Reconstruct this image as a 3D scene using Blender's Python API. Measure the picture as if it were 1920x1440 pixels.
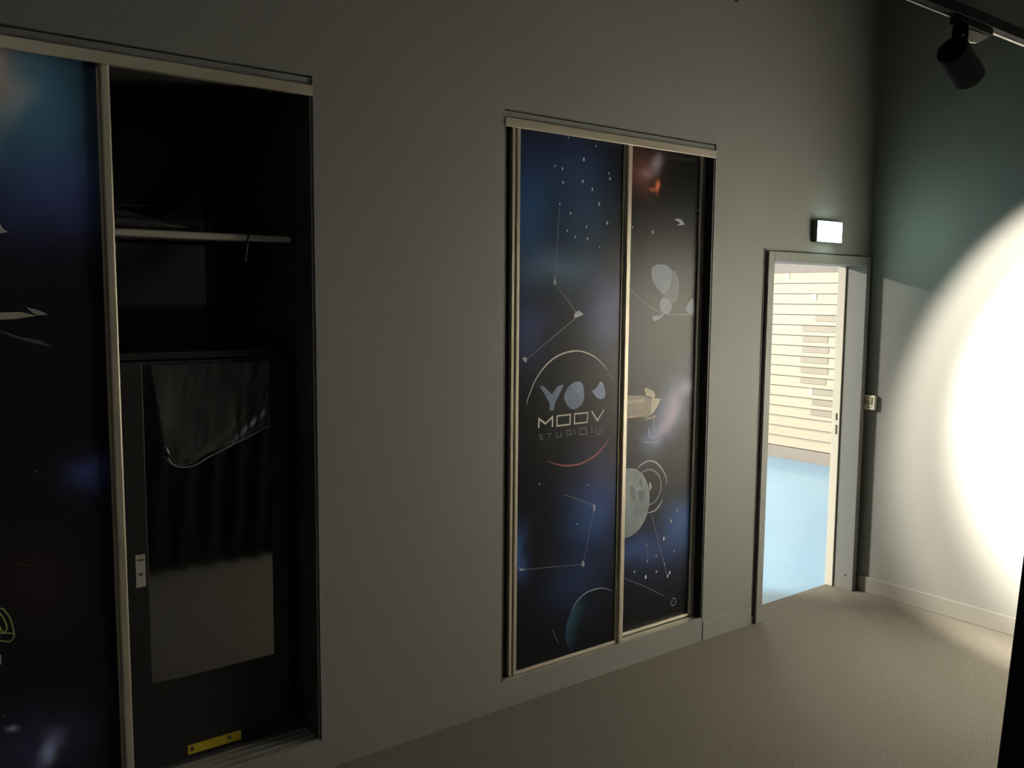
import bpy, bmesh, math, random
from mathutils import Vector, Matrix
random.seed(7)
scene = bpy.context.scene
for o in list(bpy.data.objects):
    bpy.data.objects.remove(o, do_unlink=True)
COL = scene.collection

# ------------------------------------------------------------------ camera
F_PX, YAW, PITCH, ROLL = 1639.17, 0.645743, 0.0984143, 0.00791987
CAM = Vector((0.0, -3.0109, 1.83))
fw = Vector((math.sin(YAW) * math.cos(PITCH), math.cos(YAW) * math.cos(PITCH), -math.sin(PITCH)))
r0 = Vector((math.cos(YAW), -math.sin(YAW), 0.0))
u0 = r0.cross(fw)
rr = math.cos(ROLL) * r0 + math.sin(ROLL) * u0
uu = -math.sin(ROLL) * r0 + math.cos(ROLL) * u0
cd = bpy.data.cameras.new('camera')
cd.sensor_width = 36.0
cd.lens = F_PX / 1920 * 36.0
cd.clip_start = 0.05
cam = bpy.data.objects.new('camera', cd)
M = Matrix((rr, uu, -fw)).transposed().to_4x4()
M.translation = CAM
cam.matrix_world = M
COL.objects.link(cam)
scene.camera = cam

# ------------------------------------------------------------------ world, lights, exposure
w = bpy.data.worlds.new('world'); scene.world = w; w.use_nodes = True
w.node_tree.nodes['Background'].inputs[0].default_value = (0.02, 0.02, 0.022, 1)
w.node_tree.nodes['Background'].inputs[1].default_value = 0.3
scene.view_settings.view_transform = 'Standard'
scene.view_settings.look = 'None'
scene.view_settings.exposure = 0.0
scene.view_settings.gamma = 1.0
scene.view_settings.use_curve_mapping = False


def area(name, loc, rot, sx, sy, power, col):
    l = bpy.data.lights.new(name, 'AREA'); l.shape = 'RECTANGLE'; l.size = sx; l.size_y = sy
    l.energy = power; l.color = col
    o = bpy.data.objects.new(name, l); o.location = loc; o.rotation_euler = rot
    COL.objects.link(o); return o


# ceiling panels of the bright room beyond the doorway
area('area_light', (2.3, 3.0, 2.88), (0, 0, 0), 0.5, 0.3, 600, (1.0, 0.91, 0.77))
area('area_light', (6.9, 3.0, 2.88), (0, 0, 0), 0.4, 0.4, 100, (1.0, 0.93, 0.83))
# added fill light at the rear ceiling, lifts the dark closet interior
area('area_light', (0.2, -4.3, 3.98), (0, 0, 0), 1.8, 0.5, 9, (1.0, 0.95, 0.9))


# ------------------------------------------------------------------ helpers
def mat(name, col, rough=0.6, metal=0.0, var=0.08, scale=6.0, bump=0.0, bscale=200.0, spec=0.5, detail=3.0):
    m = bpy.data.materials.new(name); m.use_nodes = True
    nt = m.node_tree; b = nt.nodes['Principled BSDF']
    b.inputs['Roughness'].default_value = rough
    b.inputs['Metallic'].default_value = metal
    b.inputs['Specular IOR Level'].default_value = spec
    tc = nt.nodes.new('ShaderNodeTexCoord')
    nz = nt.nodes.new('ShaderNodeTexNoise'); nz.inputs['Scale'].default_value = scale
    nz.inputs['Detail'].default_value = detail
    nt.links.new(tc.outputs['Object'], nz.inputs['Vector'])
    mx = nt.nodes.new('ShaderNodeMix'); mx.data_type = 'RGBA'
    mx.inputs[6].default_value = tuple(max(0, c * (1 - var)) for c in col) + (1,)
    mx.inputs[7].default_value = tuple(min(1, c * (1 + var)) for c in col) + (1,)
    nt.links.new(nz.outputs['Fac'], mx.inputs[0])
    nt.links.new(mx.outputs[2], b.inputs['Base Color'])
    if bump > 0:
        n2 = nt.nodes.new('ShaderNodeTexNoise'); n2.inputs['Scale'].default_value = bscale
        n2.inputs['Detail'].default_value = 2.0
        nt.links.new(tc.outputs['Object'], n2.inputs['Vector'])
        bp = nt.nodes.new('ShaderNodeBump'); bp.inputs['Strength'].default_value = bump
        bp.inputs['Distance'].default_value = 0.004
        nt.links.new(n2.outputs['Fac'], bp.inputs['Height'])
        nt.links.new(bp.outputs['Normal'], b.inputs['Normal'])
    return m


def emat(name, col, strength):
    m = bpy.data.materials.new(name); m.use_nodes = True
    nt = m.node_tree; b = nt.nodes['Principled BSDF']
    b.inputs['Base Color'].default_value = tuple(col) + (1,)
    b.inputs['Emission Color'].default_value = tuple(col) + (1,)
    b.inputs['Emission Strength'].default_value = strength
    return m


def obj(name, bm_or_me, m, parent=None, smooth=False):
    if isinstance(bm_or_me, bmesh.types.BMesh):
        me = bpy.data.meshes.new(name); bm_or_me.normal_update(); bm_or_me.to_mesh(me); bm_or_me.free()
    else:
        me = bm_or_me
    if not me.materials:
        me.materials.append(m)
    if smooth:
        for p in me.polygons: p.use_smooth = True
    o = bpy.data.objects.new(name, me); COL.objects.link(o)
    if parent is not None:
        o.parent = parent
        o.matrix_parent_inverse = Matrix.Translation(-parent_world(parent))
    return o


def parent_world(p):
    v = Vector((0, 0, 0))
    if p.type == 'EMPTY':
        v = p.location.copy()
    return v


def thing(name, loc, label=None, cat=None, group=None, kind=None):
    o = bpy.data.objects.new(name, None); o.location = loc; o.empty_display_size = 0.05
    COL.objects.link(o)
    tag(o, label, cat, group, kind)
    return o


def tag(o, label=None, cat=None, group=None, kind=None):
    if label: o['label'] = label
    if cat: o['category'] = cat
    if group: o['group'] = group
    if kind: o['kind'] = kind
    return o


def struct(o):
    o['kind'] = 'structure'; return o


def box(bm, x0, x1, y0, y1, z0, z1, bev=0.0):
    g = bmesh.ops.create_cube(bm, size=1.0)
    bmesh.ops.scale(bm, vec=(x1 - x0, y1 - y0, z1 - z0), verts=g['verts'])
    bmesh.ops.translate(bm, vec=((x0 + x1) / 2, (y0 + y1) / 2, (z0 + z1) / 2), verts=g['verts'])
    if bev > 0:
        es = list({e for v in g['verts'] for e in v.link_edges})
        bmesh.ops.bevel(bm, geom=es, offset=bev, segments=2, affect='EDGES', profile=0.5)


def B(x0, x1, y0, y1, z0, z1, bev=0.0):
    bm = bmesh.new(); box(bm, x0, x1, y0, y1, z0, z1, bev); return bm


def frame_of(d):
    d = d.normalized(); a = Vector((0, 0, 1)) if abs(d.z) < 0.9 else Vector((1, 0, 0))
    s = d.cross(a).normalized(); return s, s.cross(d).normalized()


def lathe(bm, base, axis, prof, seg=28, cap=True):
    """rings (distance along axis, radius)"""
    axis = axis.normalized(); s, t = frame_of(axis); rings = []
    for d, r in prof:
        rings.append([bm.verts.new(base + axis * d + (s * math.cos(a) + t * math.sin(a)) * r)
                      for a in [2 * math.pi * k / seg for k in range(seg)]])
    for A, C in zip(rings, rings[1:]):
        for k in range(seg):
            bm.faces.new((A[k], A[(k + 1) % seg], C[(k + 1) % seg], C[k]))
    if cap:
        bm.faces.new(rings[0][::-1]); bm.faces.new(rings[-1])
    bmesh.ops.recalc_face_normals(bm, faces=bm.faces[:])


def tube(pts, r, seg=8, sub=6):
    P = [Vector(p) for p in pts]; out = []
    for i in range(len(P) - 1):
        p0, p1, p2, p3 = P[max(0, i - 1)], P[i], P[i + 1], P[min(len(P) - 1, i + 2)]
        for k in range(sub):
            t = k / sub
            out.append(0.5 * ((2 * p1) + (p2 - p0) * t + (2 * p0 - 5 * p1 + 4 * p2 - p3) * t * t + (3 * p1 - p0 - 3 * p2 + p3) * t ** 3))
    out.append(P[-1]); bm = bmesh.new(); rings = []
    for i, q in enumerate(out):
        d = (out[min(i + 1, len(out) - 1)] - out[max(i - 1, 0)])
        s, t = frame_of(d)
        rings.append([bm.verts.new(q + (s * math.cos(2 * math.pi * k / seg) + t * math.sin(2 * math.pi * k / seg)) * r) for k in range(seg)])
    for A, C in zip(rings, rings[1:]):
        for k in range(seg):
            bm.faces.new((A[k], A[(k + 1) % seg], C[(k + 1) % seg], C[k]))
    bm.faces.new(rings[0]); bm.faces.new(rings[-1])
    bmesh.ops.recalc_face_normals(bm, faces=bm.faces[:])
    return bm


def wall_with_holes(x0, x1, z0, z1, y0, y1, holes):
    xs = sorted({x0, x1} | {h[0] for h in holes} | {h[1] for h in holes})
    zs = sorted({z0, z1} | {h[2] for h in holes} | {h[3] for h in holes})
    def solid(i, k):
        if i < 0 or k < 0 or i >= len(xs) - 1 or k >= len(zs) - 1: return False
        cx, cz = (xs[i] + xs[i + 1]) / 2, (zs[k] + zs[k + 1]) / 2
        return not any(h[0] < cx < h[1] and h[2] < cz < h[3] for h in holes)
    bm = bmesh.new(); V = {}
    def v(x, y, z):
        key = (x, y, z)
        if key not in V: V[key] = bm.verts.new(key)
        return V[key]
    for i in range(len(xs) - 1):
        for k in range(len(zs) - 1):
            if not solid(i, k): continue
            a, b, c, d = xs[i], xs[i + 1], zs[k], zs[k + 1]
            bm.faces.new((v(a, y0, c), v(b, y0, c), v(b, y0, d), v(a, y0, d)))
            bm.faces.new((v(a, y1, c), v(a, y1, d), v(b, y1, d), v(b, y1, c)))
            if not solid(i - 1, k): bm.faces.new((v(a, y0, c), v(a, y0, d), v(a, y1, d), v(a, y1, c)))
            if not solid(i + 1, k): bm.faces.new((v(b, y0, c), v(b, y1, c), v(b, y1, d), v(b, y0, d)))
            if not solid(i, k - 1): bm.faces.new((v(a, y0, c), v(a, y1, c), v(b, y1, c), v(b, y0, c)))
            if not solid(i, k + 1): bm.faces.new((v(a, y0, d), v(b, y0, d), v(b, y1, d), v(a, y1, d)))
    bmesh.ops.recalc_face_normals(bm, faces=bm.faces[:])
    return bm


# flat print on a door: drawn in the door's own plane (x, z), facing the room
def ink_poly(bm, pts, y):
    vs = [bm.verts.new((p[0], y, p[1])) for p in pts]
    f = bm.faces.new(vs); f.normal_update()
    if f.normal.y > 0: f.normal_flip()
    bmesh.ops.triangulate(bm, faces=[f])


def ink_line(bm, pts, y, wd):
    P = [Vector((p[0], p[1])) for p in pts]
    L, Rt = [], []
    n = len(P)
    closed = (P[0] - P[-1]).length < 1e-5
    for i, q in enumerate(P):
        if closed:
            a = P[(i - 1) % (n - 1)]; b = P[(i + 1) % (n - 1)]
        else:
            a, b = P[max(i - 1, 0)], P[min(i + 1, n - 1)]
        d1 = (q - a).normalized() if (q - a).length > 1e-6 else (b - q).normalized()
        d2 = (b - q).normalized() if (b - q).length > 1e-6 else d1
        d = (d1 + d2).normalized(); nn = Vector((-d.y, d.x))
        k = 1.0 / max(0.5, abs(nn.dot(Vector((-d1.y, d1.x)))))
        wi = wd if not callable(wd) else wd(i / (n - 1))
        L.append(bm.verts.new((q.x + nn.x * wi / 2 * k, y, q.y + nn.y * wi / 2 * k)))
        Rt.append(bm.verts.new((q.x - nn.x * wi / 2 * k, y, q.y - nn.y * wi / 2 * k)))
    for i in range(n - 1):
        f = bm.faces.new((L[i], L[i + 1], Rt[i + 1], Rt[i])); f.normal_update()
        if f.normal.y > 0: f.normal_flip()


def smooth_line(pts, sub=6):
    P = [Vector((p[0], p[1])) for p in pts]; out = []
    for i in range(len(P) - 1):
        p0, p1, p2, p3 = P[max(0, i - 1)], P[i], P[i + 1], P[min(len(P) - 1, i + 2)]
        for k in range(sub):
            t = k / sub
            out.append(0.5 * ((2 * p1) + (p2 - p0) * t + (2 * p0 - 5 * p1 + 4 * p2 - p3) * t * t + (3 * p1 - p0 - 3 * p2 + p3) * t ** 3))
    out.append(P[-1]); return out


def smooth_closed(pts, sub=5):
    P = [Vector((p[0], p[1])) for p in pts]; n = len(P); out = []
    for i in range(n):
        p0, p1, p2, p3 = P[i - 1], P[i], P[(i + 1) % n], P[(i + 2) % n]
        for k in range(sub):
            t = k / sub
            out.append(0.5 * ((2 * p1) + (p2 - p0) * t + (2 * p0 - 5 * p1 + 4 * p2 - p3) * t * t + (3 * p1 - p0 - 3 * p2 + p3) * t ** 3))
    return out


def ink_disc(bm, c, r, y, seg=32, sx=1.0):
    ink_poly(bm, [(c[0] + math.cos(2 * math.pi * k / seg) * r * sx, c[1] + math.sin(2 * math.pi * k / seg) * r) for k in range(seg)], y)


def print_mat(name, base, blobs, gain, rough=0.25):
    """dark laminate with soft printed nebula clouds: (x, z, radius x, radius z, turn, colour)"""
    m = bpy.data.materials.new(name); m.use_nodes = True
    nt = m.node_tree; N = nt.nodes; Lk = nt.links; b = N['Principled BSDF']
    b.inputs['Roughness'].default_value = rough
    b.inputs['Specular IOR Level'].default_value = 0.18
    tc = N.new('ShaderNodeTexCoord')
    nz = N.new('ShaderNodeTexNoise'); nz.inputs['Scale'].default_value = 5.0; nz.inputs['Detail'].default_value = 5.0
    Lk.new(tc.outputs['Object'], nz.inputs['Vector'])
    sub = N.new('ShaderNodeVectorMath'); sub.operation = 'SUBTRACT'; sub.inputs[1].default_value = (0.5, 0.5, 0.5)
    Lk.new(nz.outputs['Color'], sub.inputs[0])
    sc = N.new('ShaderNodeVectorMath'); sc.operation = 'SCALE'; sc.inputs['Scale'].default_value = 0.14
    Lk.new(sub.outputs[0], sc.inputs[0])
    ad = N.new('ShaderNodeVectorMath'); ad.operation = 'ADD'
    Lk.new(tc.outputs['Object'], ad.inputs[0]); Lk.new(sc.outputs[0], ad.inputs[1])
    last = None
    for (x, z, rx, rz, rot, col) in blobs:
        a = math.radians(rot)
        s1 = N.new('ShaderNodeVectorMath'); s1.operation = 'SUBTRACT'; s1.inputs[1].default_value = (x, 0, z)
        Lk.new(ad.outputs[0], s1.inputs[0])
        d1 = N.new('ShaderNodeVectorMath'); d1.operation = 'DOT_PRODUCT'
        d1.inputs[1].default_value = (math.cos(a) / rx, 0, math.sin(a) / rx)
        d2 = N.new('ShaderNodeVectorMath'); d2.operation = 'DOT_PRODUCT'
        d2.inputs[1].default_value = (-math.sin(a) / rz, 0, math.cos(a) / rz)
        Lk.new(s1.outputs[0], d1.inputs[0]); Lk.new(s1.outputs[0], d2.inputs[0])
        p1 = N.new('ShaderNodeMath'); p1.operation = 'MULTIPLY'; Lk.new(d1.outputs['Value'], p1.inputs[0]); Lk.new(d1.outputs['Value'], p1.inputs[1])
        p2 = N.new('ShaderNodeMath'); p2.operation = 'MULTIPLY_ADD'; Lk.new(d2.outputs['Value'], p2.inputs[0]); Lk.new(d2.outputs['Value'], p2.inputs[1]); Lk.new(p1.outputs[0], p2.inputs[2])
        ng = N.new('ShaderNodeMath'); ng.operation = 'MULTIPLY'; ng.inputs[1].default_value = -1.2; Lk.new(p2.outputs[0], ng.inputs[0])
        ex = N.new('ShaderNodeMath'); ex.operation = 'EXPONENT'; Lk.new(ng.outputs[0], ex.inputs[0])
        cv = N.new('ShaderNodeVectorMath'); cv.operation = 'SCALE'
        cv.inputs[0].default_value = tuple(c * gain for c in col)
        Lk.new(ex.outputs[0], cv.inputs['Scale'])
        if last is None:
            a0 = N.new('ShaderNodeVectorMath'); a0.operation = 'ADD'; a0.inputs[1].default_value = base
            Lk.new(cv.outputs[0], a0.inputs[0]); last = a0
        else:
            a0 = N.new('ShaderNodeVectorMath'); a0.operation = 'ADD'
            Lk.new(last.outputs[0], a0.inputs[0]); Lk.new(cv.outputs[0], a0.inputs[1]); last = a0
    Lk.new(last.outputs[0], b.inputs['Base Color'])
    return m


# ------------------------------------------------------------------ materials
WALLC = (0.228, 0.232, 0.222)
m_wall = mat('grey_wall_paint', WALLC, 0.62, var=0.03, scale=1.5, bump=0.08, bscale=350)
m_frame = mat('grey_frame_paint', (0.23, 0.235, 0.225), 0.5, var=0.02, scale=4)
m_ceil = mat('dark_ceiling', (0.05, 0.05, 0.052), 0.9)
m_carpet = mat('grey_beige_carpet', (0.20, 0.186, 0.158), 0.95, var=0.6, scale=120, bump=0.6, bscale=240, spec=0.1, detail=6)
m_blue = mat('pale_blue_vinyl', (0.235, 0.45, 0.67), 0.16, var=0.06, scale=2)
m_slat = mat('cream_slat', (0.58, 0.51, 0.41), 0.55, var=0.03, scale=3)
m_slatshade = mat('grey_slat_shade', (0.40, 0.355, 0.30), 0.6, var=0.05)  # darker slat tone for the painted shadow patches
m_plinth = mat('pale_plinth', (0.36, 0.32, 0.285), 0.6, var=0.05)
m_alu = mat('cream_aluminium', (0.72, 0.66, 0.53), 0.33, metal=0.35, var=0.04, scale=8)
m_alu_side = mat('grey_aluminium', (0.42, 0.41, 0.37), 0.4, metal=0.4, var=0.04, scale=8)
m_black = mat('black_laminate', (0.020, 0.020, 0.021), 0.5, var=0.2)
m_inner = mat('charcoal_board', (0.07, 0.07, 0.072), 0.7, var=0.1)
m_blackmetal = mat('black_powder_coat', (0.016, 0.016, 0.017), 0.45, var=0.15, scale=30)
m_cloth = mat('black_cloth', (0.012, 0.012, 0.014), 0.9, var=0.3, scale=40, bump=0.3, bscale=300, spec=0.1)
m_white = mat('cream_white_plastic', (0.78, 0.74, 0.62), 0.4, var=0.03)

F_STARS = [(2.7533,2.5211,0.005),(2.6801,2.4543,0.009),(2.5549,2.4024,0.0066),(2.5117,2.4099,0.0055),(2.559,2.3423,0.0066),(2.6757,2.3568,0.0081),(2.7349,2.3259,0.0081),(2.836,2.4067,0.006),(2.8433,2.3831,0.0078),(2.7792,2.2641,0.0086),(2.5421,2.2476,0.0052),(2.6053,2.2095,0.0066),(2.7027,2.1556,0.0058),(2.5879,2.1328,0.0057),(2.6359,2.1066,0.0057),(2.7104,2.1029,0.0067),(2.8316,2.1797,0.0082),(2.7839,2.0673,0.0045),(2.5865,2.5403,0.0044),(2.4442,0.9937,0.0057),(2.6757,0.7739,0.0046),(2.739,0.9522,0.0037)]
F_LINES = [[(2.5392,2.2334),(2.5201,1.8984)],[(2.5201,1.8984),(2.6625,1.75)],[(2.6625,1.75),(2.3551,1.5554)],[(2.5973,0.9221),(2.7822,0.846)],[(2.7822,0.846),(2.7168,0.5708)],[(2.7168,0.5708),(2.6035,0.5836),(2.336,0.6126)],[(2.5273,0.2941),(2.5708,0.2117)]]
F_NODES = [[(2.5196,1.9315),(2.5279,1.8961),(2.5188,1.8865),(2.5108,1.8982)],[(2.662,1.7744),(2.6949,1.7572),(2.6723,1.7475),(2.6368,1.7404),(2.6364,1.7599)],[(2.3401,1.5676),(2.3549,1.5718),(2.3639,1.5645),(2.3641,1.5456),(2.3462,1.5533)],[(2.7718,0.8527),(2.789,0.8477),(2.7861,0.8247),(2.7762,0.8106)],[(2.713,0.5923),(2.727,0.5689),(2.7172,0.5551),(2.7033,0.5732)],[(2.3297,0.631),(2.3419,0.6189),(2.3755,0.6078),(2.336,0.6077)]]
F_PLANET = [(2.916,0.4004),(2.862,0.4232),(2.8092,0.4324),(2.7336,0.4238),(2.6734,0.3916),(2.6345,0.3348),(2.6124,0.2747),(2.6169,0.2085),(2.6513,0.153),(2.6711,0.1693),(2.6867,0.2314),(2.7023,0.2937),(2.7423,0.3377),(2.8107,0.3683),(2.8736,0.3847)]
F_RIM = [(2.6442,0.3483),(2.6734,0.3916),(2.7335,0.4251),(2.8092,0.4324),(2.862,0.4232),(2.9088,0.4018)]
F_Y = [(2.438,1.439),(2.4613,1.4364),(2.5095,1.3966),(2.5458,1.4331),(2.5801,1.4366),(2.5522,1.3896),(2.5289,1.3558),(2.5226,1.3219),(2.4977,1.3236),(2.496,1.358),(2.4703,1.3946)]
F_O = [(2.615,1.4303),(2.6498,1.4462),(2.6853,1.4422),(2.7008,1.4166),(2.7048,1.3667),(2.6876,1.3363),(2.6435,1.3177),(2.611,1.3325),(2.586,1.3653),(2.5839,1.3876),(2.5979,1.4134)]
F_O2 = [(2.615,1.4303),(2.6498,1.4462),(2.6853,1.4422),(2.7008,1.4166),(2.7048,1.3667),(2.6686,1.3915)]
F_K = [(2.7524,1.3978),(2.7765,1.4078),(2.7974,1.4295),(2.8189,1.4352),(2.8352,1.3999),(2.8379,1.3676),(2.8146,1.3552),(2.7867,1.3639),(2.7649,1.3835)]
F_TIP = [(2.7944,1.4274),(2.8065,1.4382),(2.8202,1.4329),(2.816,1.4262)]
F_MOOV = [[(2.4351,1.2488),(2.4373,1.2901),(2.4739,1.2653),(2.5151,1.2929),(2.5159,1.2473)],[(2.542,1.2496),(2.5424,1.2952),(2.6222,1.2959),(2.6201,1.2504),(2.542,1.2496)],[(2.6478,1.2513),(2.648,1.2976),(2.7286,1.2962),(2.7272,1.2517),(2.6478,1.2513)],[(2.7533,1.3035),(2.7911,1.2549),(2.8314,1.3025)]]
F_SUB = [[(2.4578,1.2171),(2.4395,1.217),(2.4413,1.2067),(2.4563,1.2067),(2.4581,1.1951),(2.4398,1.195)],[(2.487,1.2172),(2.5095,1.2174)],[(2.4982,1.217),(2.4997,1.1984)],[(2.5391,1.2188),(2.5406,1.1973),(2.5682,1.1975),(2.5667,1.2182)],[(2.6014,1.2237),(2.6259,1.2238),(2.6275,1.2034),(2.6047,1.2023),(2.6014,1.2237)],[(2.6483,1.2242),(2.65,1.1983)],[(2.6779,1.2262),(2.7211,1.2248),(2.7229,1.1964),(2.6803,1.1965),(2.6779,1.2262)],[(2.7549,1.2321),(2.7594,1.1964)],[(2.7819,1.2308),(2.7866,1.1871)],[(2.7927,1.1889),(2.8112,1.1886),(2.8085,1.2268)],[(2.8272,1.2229),(2.8297,1.1949)]]
F_ARC = [(2.3664,1.3561),(2.3779,1.3982),(2.4311,1.4882),(2.5226,1.5613),(2.643,1.589),(2.7488,1.5658),(2.8349,1.5074),(2.8887,1.4361)]
F_RED = [(2.4862,1.0943),(2.5465,1.0705),(2.611,1.0585),(2.6931,1.0595),(2.7767,1.0863),(2.8341,1.1243),(2.8816,1.1715)]
R_STARS = [(3.1742,2.1576,0.0109),(3.4973,2.2849,0.0064),(3.0343,2.1734,0.0048),(3.363,0.6753,0.0093),(3.4057,0.726,0.0062),(3.3099,0.5899,0.0103),(3.3896,0.508,0.0052),(3.2573,0.5081,0.0064),(3.1847,0.5795,0.005),(3.1915,0.4916,0.0061),(3.3189,0.4517,0.0065),(3.2602,0.4227,0.0067),(3.1009,0.4523,0.0065),(3.1826,0.409,0.0112),(3.3455,0.3838,0.0092),(3.3612,0.3981,0.0094)]
R_LINES = [[(3.0068,1.8888),(3.1184,1.8146),(3.241,1.759)],[(3.2875,1.7535),(3.4872,1.7497)],[(3.2145,0.7309),(3.2576,0.6124),(3.3457,0.378)],[(3.1847,0.5795),(3.1913,0.4973)],[(3.0266,0.4332),(3.1607,0.3683),(3.321,0.2823)]]
R_SMUDGE = [(3.3243,2.2287),(3.3672,2.2339),(3.3913,2.222),(3.4039,2.2067),(3.3489,2.1983),(3.3719,2.2129)]
R_FLARE = [(3.1451,2.3595),(3.1961,2.3919),(3.2144,2.4063),(3.2251,2.4253),(3.2342,2.382),(3.2275,2.3556),(3.2124,2.357),(3.1968,2.3713)]
R_SQ = [(3.0007,1.5994),(3.0188,1.599),(3.0192,1.5833),(3.0012,1.5838)]
R_TUBE = [(2.9571,1.3616),(3.1371,1.3479),(3.1601,1.3358),(3.1594,1.2415),(2.9601,1.2513)]
R_TUBE_HI = [(2.9578,1.338),(3.1414,1.3289),(3.1456,1.3152),(2.9583,1.3196)]
R_COLLAR = [(3.1485,1.3445),(3.1944,1.3309),(3.1971,1.2522),(3.1747,1.2376),(3.1407,1.2348),(3.1586,1.2658),(3.1609,1.3115)]
R_HOOD = [(3.1942,1.3363),(3.2602,1.324),(3.2419,1.2925),(3.2122,1.2592),(3.1897,1.2446)]
R_KNOB = [(3.1397,1.3826),(3.1546,1.3871),(3.1776,1.3778),(3.2086,1.3652),(3.2208,1.3455),(3.2135,1.3324),(3.1559,1.3468)]
R_BAR = [(2.9602,1.2487),(3.1363,1.254),(3.1403,1.2456),(3.0219,1.2413),(2.9606,1.2329)]
R_FOOT = [(3.1449,1.221),(3.1672,1.2328),(3.2281,1.2445),(3.2323,1.2332),(3.1827,1.2262)]
R_SHAPES = [[(3.1728,1.975),(3.2022,1.9968),(3.2708,1.9987),(3.3184,1.9707),(3.3279,1.9255),(3.2985,1.8768),(3.2646,1.8524),(3.2137,1.8837),(3.1821,1.9228)],[(3.3262,1.9709),(3.3668,1.9396),(3.3734,1.8723),(3.3557,1.8181),(3.3166,1.8099),(3.2847,1.8312),(3.2646,1.8524),(3.306,1.8849)],[(3.2573,1.839),(3.3043,1.826),(3.3252,1.791),(3.303,1.7561),(3.268,1.7562),(3.2403,1.7777),(3.2353,1.8097)],[(3.1919,1.746),(3.2412,1.751),(3.2756,1.7616),(3.2495,1.7349),(3.2041,1.7193),(3.1887,1.7274)],[(3.4838,1.8323),(3.4481,1.8102),(3.4294,1.7719),(3.4872,1.7497)]]
R_RING1 = [(3.0944,0.9747),(3.1379,1.0019),(3.1916,1.0122),(3.2377,0.9975),(3.2756,0.9672),(3.3068,0.9275),(3.3193,0.893),(3.3164,0.8702)]
R_RING1B = [(3.2954,0.8034),(3.2732,0.7733),(3.237,0.7487),(3.1823,0.7434)]
R_RING2 = [(3.1305,0.9545),(3.1615,0.9651),(3.2022,0.9657),(3.2441,0.9446),(3.2682,0.9156),(3.2792,0.8649),(3.264,0.8241),(3.2354,0.795),(3.1946,0.7842)]
R_SPARK = [(3.1907,0.9021),(3.2045,0.8971),(3.2126,0.8733),(3.2013,0.8552),(3.1919,0.8661)]
R_LOOP = [(3.3829,0.2522),(3.4034,0.2509),(3.4166,0.2307),(3.4007,0.2136),(3.38,0.2209),(3.3793,0.2385),(3.3917,0.2359)]
R_MOON = ((3.0378,0.8162),(3.1931,0.831),(3.0401,0.9927),(3.0283,0.6329))
R_MARIA = [[(3.1178,0.9335),(3.1359,0.9249),(3.1461,0.8849),(3.1283,0.8839),(3.1187,0.9044)],[(3.0526,0.903),(3.0836,0.8959),(3.0982,0.8491),(3.0921,0.8177),(3.0723,0.83),(3.0582,0.8607)],[(3.1021,0.8679),(3.1467,0.8686),(3.1631,0.8341),(3.153,0.8094),(3.1165,0.8338)],[(3.1041,0.8032),(3.1221,0.7975),(3.1253,0.7808),(3.1109,0.7828)],[(2.9741,0.9285),(3.0343,0.9339),(3.0271,0.8839),(2.9938,0.8374),(2.9764,0.8461)]]
G_HOOK = [[(3.216,1.2293),(3.2124,1.2039),(3.221,1.1645)],[(3.177,1.1811),(3.1828,1.1421),(3.2059,1.1271),(3.242,1.1368)],[(3.1523,1.1115),(3.2341,1.1019),(3.263,1.1154)]]
S_WING = [(0.2335,1.7644),(0.3562,1.7733),(0.4129,1.7747),(0.4299,1.7698),(0.4558,1.7631),(0.4441,1.7615),(0.3977,1.7537),(0.3552,1.7517),(0.2324,1.7426)]
S_TIP = [(0.4264,1.7893),(0.4508,1.7828),(0.4681,1.7762),(0.4854,1.7662),(0.4559,1.7647),(0.4445,1.7713)]
S_STREAK = [(0.2996,1.7434),(0.3539,1.7204),(0.4097,1.6983),(0.4601,1.6874),(0.4963,1.6649),(0.4523,1.676),(0.3952,1.6953),(0.3537,1.7155),(0.2994,1.7371)]
S_SPARK = [(0.3677,2.0389),(0.374,2.025),(0.3875,2.0147),(0.3734,2.0108),(0.3552,2.0083)]
S_RUST = [[(0.3659,0.9968),(0.3831,0.9886),(0.4019,0.9817)]]
S_STARS = [(0.4333,1.2784,0.0041),(0.3135,0.5172,0.0037)]
S_HELM = [[(0.2745,0.8676),(0.3197,0.8614),(0.3333,0.8448),(0.3439,0.8203),(0.3509,0.7792),(0.3502,0.7621),(0.3381,0.7512),(0.3195,0.7573),(0.2704,0.7757)],[(0.3162,0.8468),(0.3267,0.8241),(0.3328,0.7988),(0.3279,0.7862),(0.3193,0.7865),(0.3143,0.8047)],[(0.3134,0.7827),(0.3306,0.7804),(0.3478,0.7747)]]
S_TICK = [[(0.3119,0.7146),(0.3113,0.6839)]]
F_BLOBS = [(2.362,2.194,0.147,0.25,0,(0.016,0.0545,0.1441)),(2.675,2.226,0.187,0.262,0,(0.016,0.0423,0.0887)),(2.539,2.438,0.277,0.162,0,(0.0091,0.0144,0.0482)),(2.532,1.958,0.233,0.095,0,(0.0513,0.0887,0.1384)),(2.354,1.687,0.148,0.163,0,(0.0273,0.0395,0.107)),(2.846,1.754,0.154,0.175,0,(0.0452,0.0648,0.162)),(2.783,0.815,0.189,0.182,0,(0.016,0.0482,0.162)),(2.332,0.684,0.048,0.123,0,(0.0252,0.0612,0.1878)),(2.688,0.493,0.202,0.157,0,(0.0091,0.0194,0.0612)),(2.83,1.016,0.174,0.156,0,(0.0212,0.0176,0.0423))]
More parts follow.
